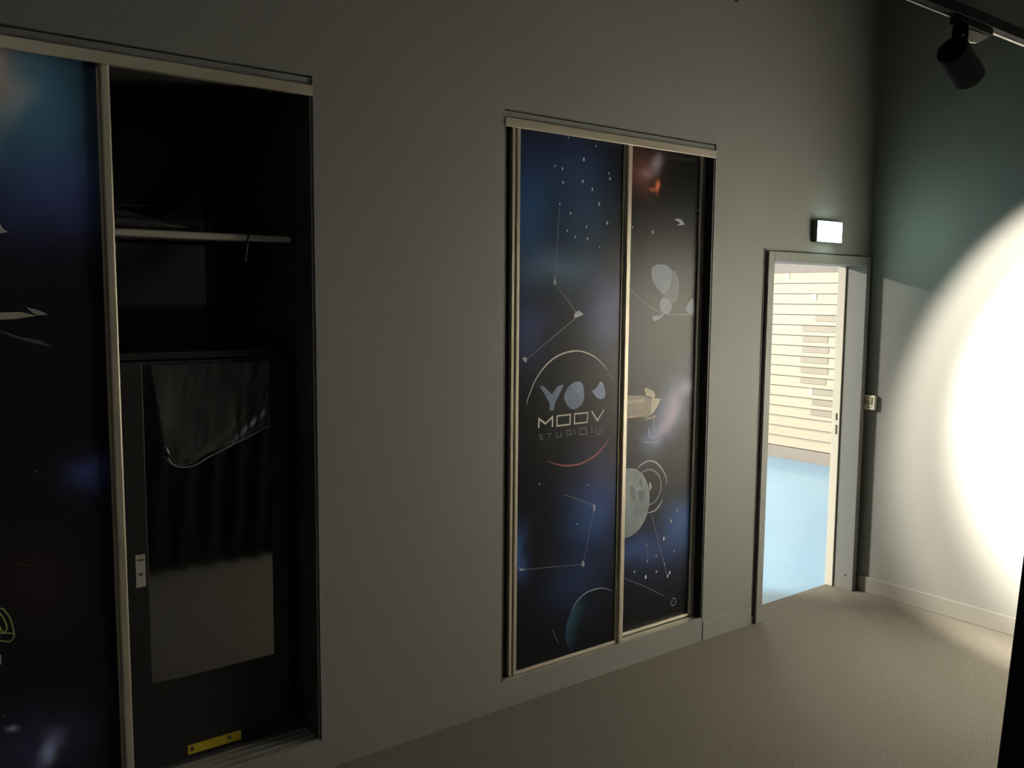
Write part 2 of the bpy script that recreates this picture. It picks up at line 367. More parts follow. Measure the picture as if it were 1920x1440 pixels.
R_BLOBS = [(3.219,2.386,0.015,0.028,0,(0.6795,0.1878,0.0704)),(3.182,2.368,0.037,0.01,0,(0.305,0.0802,0.0319)),(3.077,2.44,0.13,0.101,0,(0.117,0.0452,0.0343)),(3.193,2.492,0.041,0.036,0,(0.1878,0.1746,0.2232)),(3.12,2.449,0.058,0.035,0,(0.1274,0.0887,0.117)),(3.325,1.254,0.103,0.238,-36,(0.117,0.15,0.2623)),(3.337,1.253,0.044,0.122,-34,(0.3515,0.2623,0.2623)),(3.462,1.376,0.049,0.039,0,(0.1559,0.1746,0.2232)),(3.201,1.146,0.077,0.044,0,(0.0802,0.1022,0.2232)),(3.471,0.636,0.188,0.145,0,(0.0273,0.0762,0.2232)),(3.098,0.555,0.171,0.097,0,(0.0212,0.0482,0.15)),(3.293,0.508,0.24,0.2,0,(0.008,0.0144,0.0452))]
S_BLOBS = [(0.482,2.41,0.188,0.221,0,(0.0343,0.1119,0.2016)),(0.38,2.488,0.055,0.108,0,(0.305,0.1878,0.1022)),(0.41,2.385,0.042,0.171,-25,(0.0612,0.0802,0.0802)),(0.56,2.146,0.227,0.147,0,(0.0194,0.0273,0.107)),(0.589,1.254,0.076,0.059,0,(0.0176,0.0273,0.1022)),(0.422,0.355,0.027,0.06,-20,(0.1559,0.1812,0.305)),(0.337,0.475,0.015,0.01,0,(0.1559,0.1812,0.2623)),(0.385,0.393,0.164,0.106,0,(0.013,0.0144,0.0395)),(0.407,0.931,0.118,0.12,0,(0.007,0.0037,0.0037))]

# ------------------------------------------------------------------ the setting
WT = 0.16
holes = [(0.03, 1.362, 0.124, 2.615), (2.222, 3.558, 0.124, 2.615), (3.995, 4.998, 0.0, 2.094)]
struct(obj('wall_left', wall_with_holes(-3.0, 8.70, 0.0, 4.0, 0.0, WT, holes), m_wall))
struct(obj('wall_right', B(5.02, 5.16, -5.0, -0.0005, 0.0, 4.0), m_wall))
struct(obj('wall_back', B(-3.0, 5.16, -5.14, -5.0, 0.0, 4.0), m_wall))
struct(obj('wall_near', B(-3.14, -3.0, -5.14, WT, 0.0, 4.0), m_wall))
struct(obj('floor', B(-3.14, 5.16, -5.14, WT, -0.1, 0.0), m_carpet))
struct(obj('ceiling', B(-3.14, 5.16, -5.14, WT, 4.0, 4.1), m_ceil))
struct(obj('baseboard_left', B(3.562, 3.972, -0.0045, -0.0005, 0.0, 0.108, 0.002), m_wall))
m_base = mat('grey_baseboard', (0.25, 0.245, 0.225), 0.5, var=0.03)
struct(obj('baseboard_right', B(5.008, 5.0195, -5.0, -0.022, 0.0, 0.102, 0.0035), m_base))

# bright room beyond the doorway
FX = 8.55
struct(obj('floor_far', B(1.0, FX + 0.15, WT, 6.0, -0.1, 0.0), m_blue))
struct(obj('ceiling_far', B(1.0, FX + 0.15, WT, 6.0, 2.9, 3.0), m_slat))
m_upper = mat('warm_grey_upper_wall', (0.30, 0.27, 0.26), 0.7, var=0.06)
wf = struct(obj('wall_far', B(FX + 0.03, FX + 0.15, WT, 6.0, 0.0, 2.9), m_upper))
struct(obj('wall_partition', B(3.58, 3.70, WT, 1.32, 0.0, 2.9), m_slat))
struct(obj('wall_behind', B(1.0, 3.58, 1.2, 1.32, 0.0, 2.9), m_slat))
struct(obj('wall_side', B(0.88, 1.0, 1.2, 6.12, 0.0, 2.9), m_slat))
struct(obj('wall_end', B(1.0, FX + 0.15, 6.0, 6.12, 0.0, 2.9), m_slat))
PIT = (2.130 - 0.141) / 17
# a lap board: proud lip below, face set back above, open joint between boards
def slat_mesh():
    bm = bmesh.new()
    prof = [(0.0295, 0.006), (-0.004, 0.006), (-0.006, 0.012), (-0.004, 0.046), (0.008, 0.050), (0.010, PIT), (0.0295, PIT)]
    rings = [[bm.verts.new((FX + a, yy, b)) for a, b in prof] for yy in (WT + 0.002, 5.998)]
    n = len(prof)
    for k in range(n):
        bm.faces.new((rings[0][k], rings[0][(k + 1) % n], rings[1][(k + 1) % n], rings[1][k]))
    bm.faces.new(rings[0]); bm.faces.new(rings[1])
    bmesh.ops.recalc_face_normals(bm, faces=bm.faces[:])
    me = bpy.data.meshes.new('slat'); bm.to_mesh(me); bm.free(); me.materials.append(m_slat)
    return me
sme = slat_mesh()
for k in range(17):
    o = obj('slat', sme, m_slat, wf); o.location = (0, 0, 0.141 + k * PIT)
obj('plinth', B(FX - 0.004, FX + 0.0295, WT + 0.002, 5.998, 0.0, 0.138, 0.002), m_plinth, wf)
# grey strips painting in shadow patches on the set-back half of some boards
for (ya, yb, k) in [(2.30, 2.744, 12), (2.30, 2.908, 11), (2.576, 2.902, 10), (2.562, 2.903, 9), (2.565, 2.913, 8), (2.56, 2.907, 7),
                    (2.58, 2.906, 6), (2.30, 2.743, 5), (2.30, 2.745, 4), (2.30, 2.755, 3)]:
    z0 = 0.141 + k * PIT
    obj('shadow_patch_strip', B(FX - 0.001, FX + 0.0125, ya, yb, z0 + 0.053, z0 + PIT - 0.004), m_slatshade, wf)
for (ya, yb, k) in [(2.739, 2.781, 5), (3.104, 3.147, 16), (2.737, 2.799, 14)]:
    z0 = 0.141 + k * PIT
    obj('clip', B(FX - 0.010, FX + 0.009, ya, yb, z0 + 0.04, z0 + PIT, 0.003), m_white, wf)

# door frame with strike jamb; black strips draw in its shadow line
d1 = thing('door_1', (4.5, 0.0, 0.0), kind='structure')
obj('frame_jamb', B(3.9955, 4.047, -0.02, WT, 0.0, 2.0935, 0.002), m_frame, d1)
obj('frame_head', B(4.0475, 4.9975, -0.02, WT, 2.04, 2.0935, 0.002), m_frame, d1)
obj('frame_jamb', B(4.9555, 4.9975, -0.02, 0.114, 0.0, 2.0395, 0.002), m_frame, d1)
m_jambw = mat('cream_jamb_paint', (0.74, 0.70, 0.60), 0.5, var=0.03)
sj = obj('strike_jamb', B(4.945, 4.9975, 0.1145, 0.168, 0.0, 2.0395, 0.0015), m_jambw, d1)
m_strike = mat('dark_steel', (0.14, 0.135, 0.11), 0.45, metal=0.6)
obj('strike_plate', B(4.9435, 4.9455, 0.128, 0.142, 1.075, 1.118), m_strike, sj)
obj('strike_plate', B(4.9435, 4.9455, 0.126, 0.140, 0.985, 1.045), m_strike, sj)
bm = bmesh.new(); lathe(bm, Vector((4.957, 0.030, 0.093)), Vector((-1, 0, 0)), [(0, 0.006), (0.003, 0.006)], 12)
obj('screw_cap', bm, m_black, d1)
obj('shadow_line', B(3.976, 3.9945, -0.0025, -0.0004, 0.045, 2.108), m_black, d1)
obj('shadow_line', B(3.9948, 4.93, -0.0025, -0.0004, 2.0945, 2.101), m_black, d1)

# header boards above the closets, set back into the opening
struct(obj('trim_1', B(0.0305, 1.3615, 0.007, 0.11, 2.5825, 2.6085), m_wall))
struct(obj('trim_2', B(2.2225, 3.5575, 0.007, 0.11, 2.5825, 2.6085), m_wall))

# ------------------------------------------------------------------ closets
m_back = mat('grey_back_board', (0.36, 0.37, 0.38), 0.8, var=0.06)
def carcass(x0, x1, y1, m, parent):
    bm = bmesh.new(); t = 0.010; a, b = x0 + 0.0008, x1 - 0.0008; z0, z1 = 0.1248, 2.5818; y0 = 0.003
    box(bm, a, a + t, y0, y1, z0, z1); box(bm, b - t, b, y0, y1, z0, z1)
    box(bm, a + t, b - t, y0 + 0.112, y1, z1 - t, z1); box(bm, a + t, b - t, y0 + 0.125, y1, z0, z0 + t)
    box(bm, a + t, b - t, y1 - t, y1, z0 + t, z1 - t)
    o = obj('carcass', bm, m, parent)
    obj('back_panel', B(a + t, b - t, y1 - t - 0.006, y1 - t - 0.0005, z0 + t, z1 - t), m_back, o)
    return o


def top_track(x0, x1, parent):
    bm = bmesh.new()
    box(bm, x0 + 0.001, x1 - 0.001, -0.004, 0.008, 2.545, 2.5822, 0.0015)
    box(bm, x0 + 0.011, x1 - 0.011, 0.0082, 0.112, 2.566, 2.5815)
    return obj('top_track', bm, m_alu, parent)


def bottom_track(x0, x1, parent):
    o = obj('bottom_track', B(x0 + 0.011, x1 - 0.011, 0.001, 0.124, 0.1248, 0.1268), m_alu_side, parent)
    for y in (0.004, 0.046, 0.084, 0.118):
        obj('guide_rib', B(x0 + 0.011, x1 - 0.011, y - 0.0025, y + 0.0025, 0.1268, 0.131), m_alu_side, o)
    return o


# ---- closed closet beside the doorway
c2 = thing('sliding_closet', (2.89, 0.06, 0.124), 'built-in sliding closet beside the doorway, both space-print doors closed', 'closet', 'built-in sliding closets')
carcass(2.222, 3.558, 0.65, m_black, c2); top_track(2.222, 3.558, c2); bottom_track(2.222, 3.558, c2)
obj('filler_post', B(2.2335, 2.272, 0.03, 0.042, 0.1275, 2.5640), m_black, c2)
m_pf = print_mat('nebula_print_front', (0.012, 0.0125, 0.016), F_BLOBS, 1.5)
m_pr = print_mat('nebula_print_rear', (0.013, 0.0125, 0.013), R_BLOBS, 1.35)
fd = obj('sliding_door', B(2.300, 2.95, 0.020, 0.034, 0.134, 2.558), m_pf, c2)
fd['label'] = 'front sliding door with constellations, round logo and teal planet'
rd = obj('sliding_door', B(2.84, 3.52, 0.060, 0.074, 0.138, 2.558), m_pr, c2)
rd['label'] = 'rear sliding door with moon, telescope and galaxy print'
def stile(x0, x1, y0, y1, z0, z1, m, parent):
    return obj('stile', B(x0, x1, y0, y1, z0, z1, 0.004), m, parent)
bm = bmesh.new(); box(bm, 2.272, 2.2865, 0.012, 0.038, 0.133, 2.558, 0.002); box(bm, 2.2865, 2.294, 0.022, 0.038, 0.133, 2.558); box(bm, 2.294, 2.312, 0.008, 0.038, 0.133, 2.558, 0.003)
obj('stile', bm, m_alu, fd)
bm = bmesh.new(); box(bm, 2.926, 2.940, 0.015, 0.038, 0.133, 2.558); box(bm, 2.940, 2.970, 0.000, 0.040, 0.131, 2.558, 0.005)
obj('stile', bm, m_alu, fd)
obj('bottom_rail', B(2.3125, 2.9255, 0.012, 0.036, 0.1315, 0.1465, 0.002), m_alu, fd)
obj('bottom_rail', B(2.84, 3.505, 0.052, 0.076, 0.1345, 0.149, 0.002), m_alu, rd)
stile(3.505, 3.546, 0.050, 0.078, 0.1335, 2.558, m_alu_side, rd)
stile(2.82, 2.8395, 0.052, 0.078, 0.1335, 2.558, m_alu_side, rd)

def inkmat(name, col, rough=0.4, var=0.1, scale=30):
    return mat(name, col, rough, var=var, scale=scale)
i_star = inkmat('ink_star_white', (0.86, 0.88, 0.9))
i_dim = inkmat('ink_line_blue_grey', (0.15, 0.165, 0.19))
i_dim2 = inkmat('ink_line_dark', (0.10, 0.105, 0.115))
i_node = inkmat('ink_node', (0.34, 0.38, 0.46))
i_blue = inkmat('ink_steel_blue', (0.075, 0.14, 0.29), var=0.2)
i_blue2 = inkmat('ink_steel_blue_light', (0.10, 0.18, 0.34), var=0.2)
i_white = inkmat('ink_white', (0.9, 0.88, 0.8))
i_red = inkmat('ink_crimson', (0.30, 0.05, 0.07), var=0.25, scale=8)
i_teal = print_mat('ink_teal', (0.010, 0.016, 0.026), [(2.60, 0.36, 0.075, 0.20, 0, (0.030, 0.085, 0.13)), (2.66, 0.45, 0.06, 0.09, -40, (0.03, 0.08, 0.11)), (2.78, 0.475, 0.09, 0.03, 10, (0.04, 0.08, 0.09))], 1.0)
i_moon = mat('ink_moon', (0.25, 0.29, 0.32), 0.35, var=1.0, scale=9, detail=7, spec=0.25)
i_maria = inkmat('ink_moon_dark', (0.11, 0.14, 0.17), var=0.7, scale=18)
i_bronze = inkmat('ink_bronze', (0.20, 0.165, 0.11), var=0.3)
i_brass = inkmat('ink_brass_light', (0.62, 0.57, 0.42), var=0.3)
i_copper = inkmat('ink_copper', (0.34, 0.22, 0.13), var=0.2)
i_pale = inkmat('ink_pale_blue', (0.12, 0.16, 0.24), var=0.25, scale=14)
i_pale2 = inkmat('ink_slate', (0.05, 0.06, 0.08), var=0.2, scale=14)
i_olive = inkmat('ink_yellow_green', (0.50, 0.55, 0.20))
i_wing = inkmat('ink_wing_grey', (0.55, 0.56, 0.44), var=0.15)
i_grey = inkmat('ink_smoke', (0.12, 0.125, 0.14), var=0.3)
i_rust = inkmat('ink_rust', (0.14, 0.04, 0.02))
i_arc = inkmat('ink_arc_grey', (0.50, 0.51, 0.48), var=0.15, scale=5)
i_gold = inkmat('ink_halo', (0.30, 0.35, 0.45), var=0.2)

Y0 = 0.0196
def part(name, m, parent, fn):
    bm = bmesh.new(); fn(bm); return obj(name, bm, m, parent)
def star_field(bm, stars, y):
    for s in stars:
        x, z, r = s
        n = 8; ph = random.random()
        ink_poly(bm, [(x + math.cos(2 * math.pi * (k + ph) / n) * r * (0.95 if k % 2 else 0.6) * 0.85, z + math.sin(2 * math.pi * (k + ph) / n) * r * (1.25 if k % 2 else 0.8)) for k in range(n)], y)
def taper(wd): return lambda t: wd * max(0.12, math.sin(math.pi * min(1, max(0, t))) ** 0.6)
for s in F_STARS: part('printed_star', i_star, fd, lambda b: star_field(b, [s], Y0))
for l in F_LINES: part('constellation_line', i_dim, fd, lambda b: ink_line(b, l, Y0 - 1e-4, 0.0032))
for l in F_NODES: part('constellation_node', i_node, fd, lambda b: ink_poly(b, l, Y0 - 2e-4))
part('printed_planet', i_teal, fd, lambda b: ink_poly(b, smooth_closed(F_PLANET), Y0))
part('planet_rim', i_gold, fd, lambda b: ink_line(b, smooth_line(F_RIM), Y0 - 2e-4, taper(0.006)))
part('logo_ring', i_arc, fd, lambda b: ink_line(b, smooth_line(F_ARC), Y0, taper(0.0075)))
part('logo_ring', i_red, fd, lambda b: ink_line(b, smooth_line(F_RED), Y0, taper(0.009)))
part('logo_letter', i_blue, fd, lambda b: ink_poly(b, F_Y, Y0))
part('logo_letter', i_blue, fd, lambda b: ink_poly(b, smooth_closed(F_O), Y0))
part('logo_letter_facet', i_blue2, fd, lambda b: ink_poly(b, F_O2, Y0 - 2e-4))
part('logo_letter', i_blue2, fd, lambda b: ink_poly(b, smooth_closed(F_K), Y0))
part('logo_letter_facet', i_star, fd, lambda b: ink_poly(b, F_TIP, Y0 - 2e-4))
for k, l in enumerate(F_MOOV):
    part('logo_letter', i_white, fd, lambda b, l=l, k=k: ink_line(b, l, Y0, 0.0085 if k == 0 else 0.007))
for l in F_SUB: part('logo_subtitle', i_dim2, fd, lambda b: ink_line(b, l, Y0, 0.004))

Y1 = 0.0596
for s in R_STARS: part('printed_star', i_star, rd, lambda b: star_field(b, [s], Y1))
for l in R_LINES: part('constellation_line', i_dim, rd, lambda b: ink_line(b, l, Y1 - 1e-4, 0.0036))
part('printed_smudge', i_node, rd, lambda b: ink_poly(b, R_SMUDGE, Y1))
part('printed_square', i_white, rd, lambda b: ink_poly(b, R_SQ, Y1))
for k, l in enumerate(R_SHAPES):
    part('printed_lens_shape', i_pale2 if k in (1,) else i_pale, rd, lambda b, l=l, k=k: ink_poly(b, smooth_closed(l), Y1 - 1e-4 * k))
for l in (R_RING1, R_RING1B): part('printed_orbit', i_arc, rd, lambda b: ink_line(b, smooth_line(l), Y1, taper(0.0065)))
part('printed_orbit', i_dim, rd, lambda b: ink_line(b, smooth_line(R_RING2), Y1, 0.0075))
part('printed_sparkle', i_node, rd, lambda b: ink_poly(b, R_SPARK, Y1))
part('printed_loop', i_node, rd, lambda b: ink_line(b, smooth_line(R_LOOP, 3), Y1, 0.004))
part('printed_moon', i_moon, rd, lambda b: ink_disc(b, (3.0378, 0.8150), 0.176, Y1 - 2e-4, 48, 0.89))
for l in R_MARIA[:3]: part('moon_maria', i_maria, rd, lambda b: ink_poly(b, l, Y1 - 4e-4))
part('moon_rim', i_arc, rd, lambda b: ink_line(b, [(3.0378 + math.cos(a) * 0.156, 0.815 + math.sin(a) * 0.175) for a in [math.radians(-80 + 8 * k) for k in range(21)]], Y1 - 4e-4, taper(0.004)))
for l in G_HOOK: part('galaxy_filament', i_gold, rd, lambda b: ink_line(b, smooth_line(l), Y1, 0.006))
part('telescope_tube', i_bronze, rd, lambda b: ink_poly(b, R_TUBE, Y1 - 2e-4))
part('telescope_highlight', i_brass, rd, lambda b: ink_poly(b, R_TUBE_HI, Y1 - 4e-4))
part('telescope_collar', i_bronze, rd, lambda b: ink_poly(b, R_COLLAR, Y1 - 3e-4))
part('telescope_hood', i_brass, rd, lambda b: ink_poly(b, R_HOOD, Y1 - 5e-4))
part('telescope_finder', i_brass, rd, lambda b: ink_poly(b, R_KNOB, Y1 - 5e-4))
for l in (R_BAR, R_FOOT): part('telescope_bar', i_copper, rd, lambda b: ink_poly(b, l, Y1 - 5e-4))

# ---- open closet at the left of the photo
c1 = thing('sliding_closet', (0.70, 0.06, 0.124), 'built-in sliding closet standing half open with a black rack inside', 'closet', 'built-in sliding closets')
carcass(0.03, 1.362, 1.14, m_inner, c1); top_track(0.03, 1.362, c1); bottom_track(0.03, 1.362, c1)
m_ps = print_mat('sky_print', (0.021, 0.019, 0.024), S_BLOBS, 2.8, 0.3)
sd = obj('sliding_door', B(0.06, 0.66, 0.030, 0.044, 0.134, 2.558), m_ps, c1)
sd['label'] = 'slid-aside door with blue sky print and sun glow at the top'
bm = bmesh.new(); box(bm, 0.6475, 0.655, 0.022, 0.046, 0.133, 2.558, 0.002); box(bm, 0.655, 0.685, 0.008, 0.05, 0.131, 2.558, 0.006)
obj('stile', bm, m_alu, sd)
stile(0.045, 0.0595, 0.02, 0.046, 0.133, 2.558, m_alu, sd)
obj('bottom_rail', B(0.06, 0.647, 0.022, 0.046, 0.1315, 0.1465, 0.002), m_alu, sd)
sd2 = obj('sliding_door', B(0.06, 0.63, 0.070, 0.084, 0.138, 2.558), m_black, c1)
sd2['label'] = 'second door parked behind the sky print door'
Y2 = 0.0296
part('printed_wing', i_wing, sd, lambda b: ink_poly(b, S_WING, Y2))
part('printed_wing_tip', i_arc, sd, lambda b: ink_poly(b, S_TIP, Y2 - 2e-4))
part('printed_trail', i_grey, sd, lambda b: ink_poly(b, S_STREAK, Y2))
part('printed_spark', i_star, sd, lambda b: ink_poly(b, S_SPARK, Y2))
for s in S_STARS: part('printed_star', i_node, sd, lambda b: star_field(b, [s], Y2))
for l in S_HELM: part('printed_helmet', i_olive, sd, lambda b: ink_line(b, smooth_line(l), Y2, 0.0045))
for l in S_RUST: part('printed_streak', i_rust, sd, lambda b: ink_line(b, l, Y2, 0.004))
for l in S_TICK: part('printed_tick', i_star, sd, lambda b: ink_line(b, l, Y2, 0.003))
m_shelf = mat('pale_shelf_edge', (0.62, 0.58, 0.52), 0.35, metal=0.2, var=0.05)
sh = obj('shelf', B(0.042, 1.313, 0.128, 0.46, 2.022, 2.052), m_inner, c1)
obj('shelf_edge', B(0.042, 1.318, 0.112, 0.1278, 2.0255, 2.0485, 0.0055), m_shelf, sh)
bm = bmesh.new()
tri = [(0.17, 2.0218), (0.44, 2.0218), (0.44, 1.86)]
va = [bm.verts.new((1.19, a, b)) for a, b in tri]; vb = [bm.verts.new((1.21, a, b)) for a, b in tri]
bm.faces.new(va); bm.faces.new(vb[::-1])
for k in range(3): bm.faces.new((va[k], vb[k], vb[(k + 1) % 3], va[(k + 1) % 3]))
bmesh.ops.recalc_face_normals(bm, faces=bm.faces[:])
obj('shelf_bracket', bm, m_blackmetal, sh)
obj('upright_strip', B(1.325, 1.3510, 1.08, 1.128, 0.14, 2.56), m_inner, c1)

# rack cabinet standing inside
RX0, RX1, RY0, RY1, RZ0, RZ1 = 0.705, 1.30, 0.165, 0.80, 0.1350, 1.605
rk = thing('rack_cabinet', (1.0, 0.45, RZ0), 'black equipment rack with a glass door standing inside the half-open closet', 'rack')
bm = bmesh.new(); t = 0.02
box(bm, RX0, RX0 + t, RY0, RY1, RZ0, RZ1); box(bm, RX1 - t, RX1, RY0, RY1, RZ0, RZ1)
box(bm, RX0 + t, RX1 - t, RY0, RY1, RZ0, RZ0 + t); box(bm, RX0 + t, RX1 - t, RY1 - t, RY1, RZ0 + t, RZ1)
obj('body', bm, m_blackmetal, rk)
obj('top_plate', B(RX0 - 0.012, RX1 + 0.01, RY0 - 0.02, RY1, RZ1 + 0.0005, RZ1 + 0.028, 0.004), m_blackmetal, rk)
bm = bmesh.new(); y0, y1 = 0.142, 0.1645
box(bm, RX0, 0.785, y0, y1, RZ0 + 0.004, RZ1 - 0.004, 0.002); box(bm, 1.237, RX1, y0, y1, RZ0 + 0.004, RZ1 - 0.004, 0.002)
box(bm, 0.785, 1.237, y0, y1, RZ0 + 0.004, 0.45, 0.002); box(bm, 0.785, 1.237, y0, y1, 1.590, RZ1 - 0.004, 0.002)
dr = obj('door', bm, m_blackmetal, rk)
m_glass = bpy.data.materials.new('smoked_glass'); m_glass.use_nodes = True
g = m_glass.node_tree.nodes['Principled BSDF']
tcn = m_glass.node_tree.nodes.new('ShaderNodeTexCoord'); nzn = m_glass.node_tree.nodes.new('ShaderNodeTexNoise')
nzn.inputs['Scale'].default_value = 9.0
mr = m_glass.node_tree.nodes.new('ShaderNodeMapRange'); mr.inputs[3].default_value = 0.05; mr.inputs[4].default_value = 0.09
m_glass.node_tree.links.new(tcn.outputs['Object'], nzn.inputs['Vector']); m_glass.node_tree.links.new(nzn.outputs['Fac'], mr.inputs[0])
m_glass.node_tree.links.new(mr.outputs[0], g.inputs['Roughness'])
g.inputs['Base Color'].default_value = (0.012, 0.012, 0.013, 1); g.inputs['IOR'].default_value = 5.0
gp = obj('glass_pane', B(0.7855, 1.2365, 0.146, 0.152, 0.4505, 1.5895), m_glass, dr)
gp['label'] = 'dark reflective glass pane'
obj('reflection_strip', B(1.062, 1.080, 0.1525, 0.1635, 0.4505, 1.5895), m_blackmetal, dr)  # strip standing in for a vertical reflection in the glass
m_label = mat('grey_white_sticker', (0.55, 0.53, 0.5), 0.5, var=0.15, scale=50)
lb = obj('sticker', B(0.742, 0.774, 0.1408, 0.1418, 0.812, 0.928), m_label, dr)
lb['label'] = 'small upright white sticker'
m_labelink = mat('sticker_print', (0.16, 0.13, 0.1), 0.6)
bm = bmesh.new()
box(bm, 0.750, 0.764, 0.1404, 0.1408, 0.852, 0.864)
obj('sticker_print', bm, m_labelink, lb)
obj('sticker_print', B(0.746, 0.770, 0.1404, 0.1408, 0.905, 0.913), m_labelink, lb)
m_yel = mat('yellow_sticker', (0.62, 0.46, 0.03), 0.5, var=0.08)
ys = obj('warning_sticker', B(0.900, 1.098, 0.1408, 0.1418, 0.150, 0.186), m_yel, dr)
ys['label'] = 'long yellow sticker near the foot of the rack'
bm = bmesh.new()
box(bm, 0.909, 0.921, 0.1404, 0.1408, 0.161, 0.176)
obj('sticker_print', bm, m_black, ys)
bm = bmesh.new(); box(bm, 1.045, 1.062, 0.1404, 0.1408, 0.163, 0.177)
obj('sticker_print', bm, m_labelink, ys)

# clear film hanging over the glass
m_film = bpy.data.materials.new('clear_film'); m_film.use_nodes = True
nt = m_film.node_tree; nt.nodes.remove(nt.nodes['Principled BSDF'])
tr = nt.nodes.new('ShaderNodeBsdfTransparent'); tr.inputs[0].default_value = (0.97, 0.97, 0.97, 1)
gl = nt.nodes.new('ShaderNodeBsdfGlossy'); gl.inputs['Roughness'].default_value = 0.22
df = nt.nodes.new('ShaderNodeBsdfDiffuse'); df.inputs[0].default_value = (0.6, 0.6, 0.6, 1)
m1 = nt.nodes.new('ShaderNodeMixShader'); m1.inputs[0].default_value = 0.10
m2 = nt.nodes.new('ShaderNodeMixShader')
tcf = nt.nodes.new('ShaderNodeTexCoord'); mpf = nt.nodes.new('ShaderNodeMapping'); mpf.inputs['Scale'].default_value = (18, 1, 4)
nzf = nt.nodes.new('ShaderNodeTexNoise'); nzf.inputs['Scale'].default_value = 1.5; nzf.inputs['Detail'].default_value = 3
nt.links.new(tcf.outputs['Object'], mpf.inputs[0]); nt.links.new(mpf.outputs[0], nzf.inputs['Vector'])
mrf = nt.nodes.new('ShaderNodeMapRange'); mrf.inputs[1].default_value = 0.45; mrf.inputs[2].default_value = 0.75; mrf.inputs[3].default_value = 0.05; mrf.inputs[4].default_value = 0.22
nt.links.new(nzf.outputs['Fac'], mrf.inputs[0]); nt.links.new(mrf.outputs[0], m2.inputs[0])
nt.links.new(tr.outputs[0], m1.inputs[1]); nt.links.new(gl.outputs[0], m1.inputs[2])
nt.links.new(m1.outputs[0], m2.inputs[1]); nt.links.new(df.outputs[0], m2.inputs[2])
nt.links.new(m2.outputs[0], nt.nodes['Material Output'].inputs[0])
bm = bmesh.new(); NX, NZ = 44, 26
def film_bottom(u):   # lower outline from the sagging left corner up to the right
    return 1.235 + 0.115 * u + 0.05 * max(0, (0.12 - u) / 0.12) ** 2 - 0.018 * math.sin(math.pi * u) - 0.02 * math.exp(-((u - 0.12) / 0.1) ** 2)
gv = []
for i in range(NX + 1):
    u = i / NX; row = []
    for k in range(NZ + 1):
        v = k / NZ
        x0 = 0.812 + 0.045 * v ** 1.2; x1 = 1.236 - 0.01 * math.sin(v * 3)
        x = x0 + (x1 - x0) * u
        z = 1.588 + (film_bottom(u) - 1.588) * v
        y = 0.1375 - 0.011 * (0.5 + 0.5 * math.sin(11 * u + 5 * v + 2 * math.sin(7 * v))) * (0.2 + v) - 0.004 * math.sin(37 * u + 9 * v) ** 2
        row.append(bm.verts.new((x, y, z)))
    gv.append(row)
for i in range(NX):
    for k in range(NZ):
        bm.faces.new((gv[i][k], gv[i][k + 1], gv[i + 1][k + 1], gv[i + 1][k]))
fo = obj('plastic_film', bm, m_film, smooth=True)
tag(fo, 'crumpled clear plastic film hanging over the glass door of the rack', 'plastic film')
bm2 = tube([(gv_[0], gv_[1], gv_[2]) for gv_ in [(0.857, 0.122, 1.262), (0.882, 0.122, 1.230), (0.94, 0.122, 1.225), (1.0, 0.122, 1.252), (1.08, 0.121, 1.285), (1.16, 0.121, 1.318), (1.225, 0.122, 1.347)]], 0.0022, 6, 5)
m_hem = mat('film_fold', (0.42, 0.42, 0.42), 0.25, var=0.3, scale=20)
obj('folded_edge', bm2, m_hem, fo)

# cables and cloth on the upper shelf
def cable(pts, r, label, m=None):
    o = obj('cable', tube(pts, r), m or m_cable, smooth=True); tag(o, label, 'cable'); return o
m_cable = mat('dark_grey_cable', (0.055, 0.055, 0.06), 0.4, var=0.1)
cable([(0.66, 0.30, 2.15), (0.80, 0.32, 2.142), (0.919, 0.34, 2.160), (1.005, 0.36, 2.205), (1.10, 0.42, 2.30), (1.17, 0.50, 2.42), (1.20, 0.56, 2.565)], 0.0045, 'thin dark cable sweeping up from the upper shelf in the open closet')
cable([(1.262, 0.45, 2.555), (1.272, 0.36, 2.34), (1.298, 0.34, 2.17), (1.292, 0.30, 2.10), (1.245, 0.20, 2.062), (1.185, 0.135, 2.0615), (1.160, 0.104, 2.058), (1.152, 0.0985, 2.035), (1.146, 0.101, 2.0), (1.140, 0.105, 1.95)], 0.0050, 'thin black cable hanging over the front edge of the upper closet shelf', m_blackmetal)
cable([(0.62, 0.26, 2.118), (0.74, 0.27, 2.112), (0.86, 0.29, 2.092), (0.97, 0.32, 2.073), (1.05, 0.36, 2.0715)], 0.018, 'thick black hose lying on the upper closet shelf')
cable([(0.62, 0.20, 2.0755), (0.75, 0.20, 2.0745), (0.88, 0.215, 2.0735), (0.98, 0.25, 2.0725)], 0.0195, 'thick black hose at the front left of the upper closet shelf')
bm = bmesh.new(); gv = []
for i in range(25):
    u = i / 24; row = []
    for k in range(25):
        v = k / 24
        x = 1.12 - 0.36 * (v ** 1.6) + u * (0.22 - 0.05 * v); z = 2.565 - 0.475 * (1 - (1 - v) ** 1.25) * (0.97 if u < .5 else .97)
        y = 0.62 - 0.16 * v + 0.25 * u * 0.6 + 0.02 * math.sin(14 * u + 3 * v)
        row.append(bm.verts.new((x, y, z)))
    gv.append(row)
for i in range(24):
    for k in range(24): bm.faces.new((gv[i][k], gv[i + 1][k], gv[i + 1][k + 1], gv[i][k + 1]))
dc = obj('cloth_drape', bm, m_cloth, smooth=True)
tag(dc, 'black cloth drooping from the top of the open closet onto the upper shelf', 'cloth')

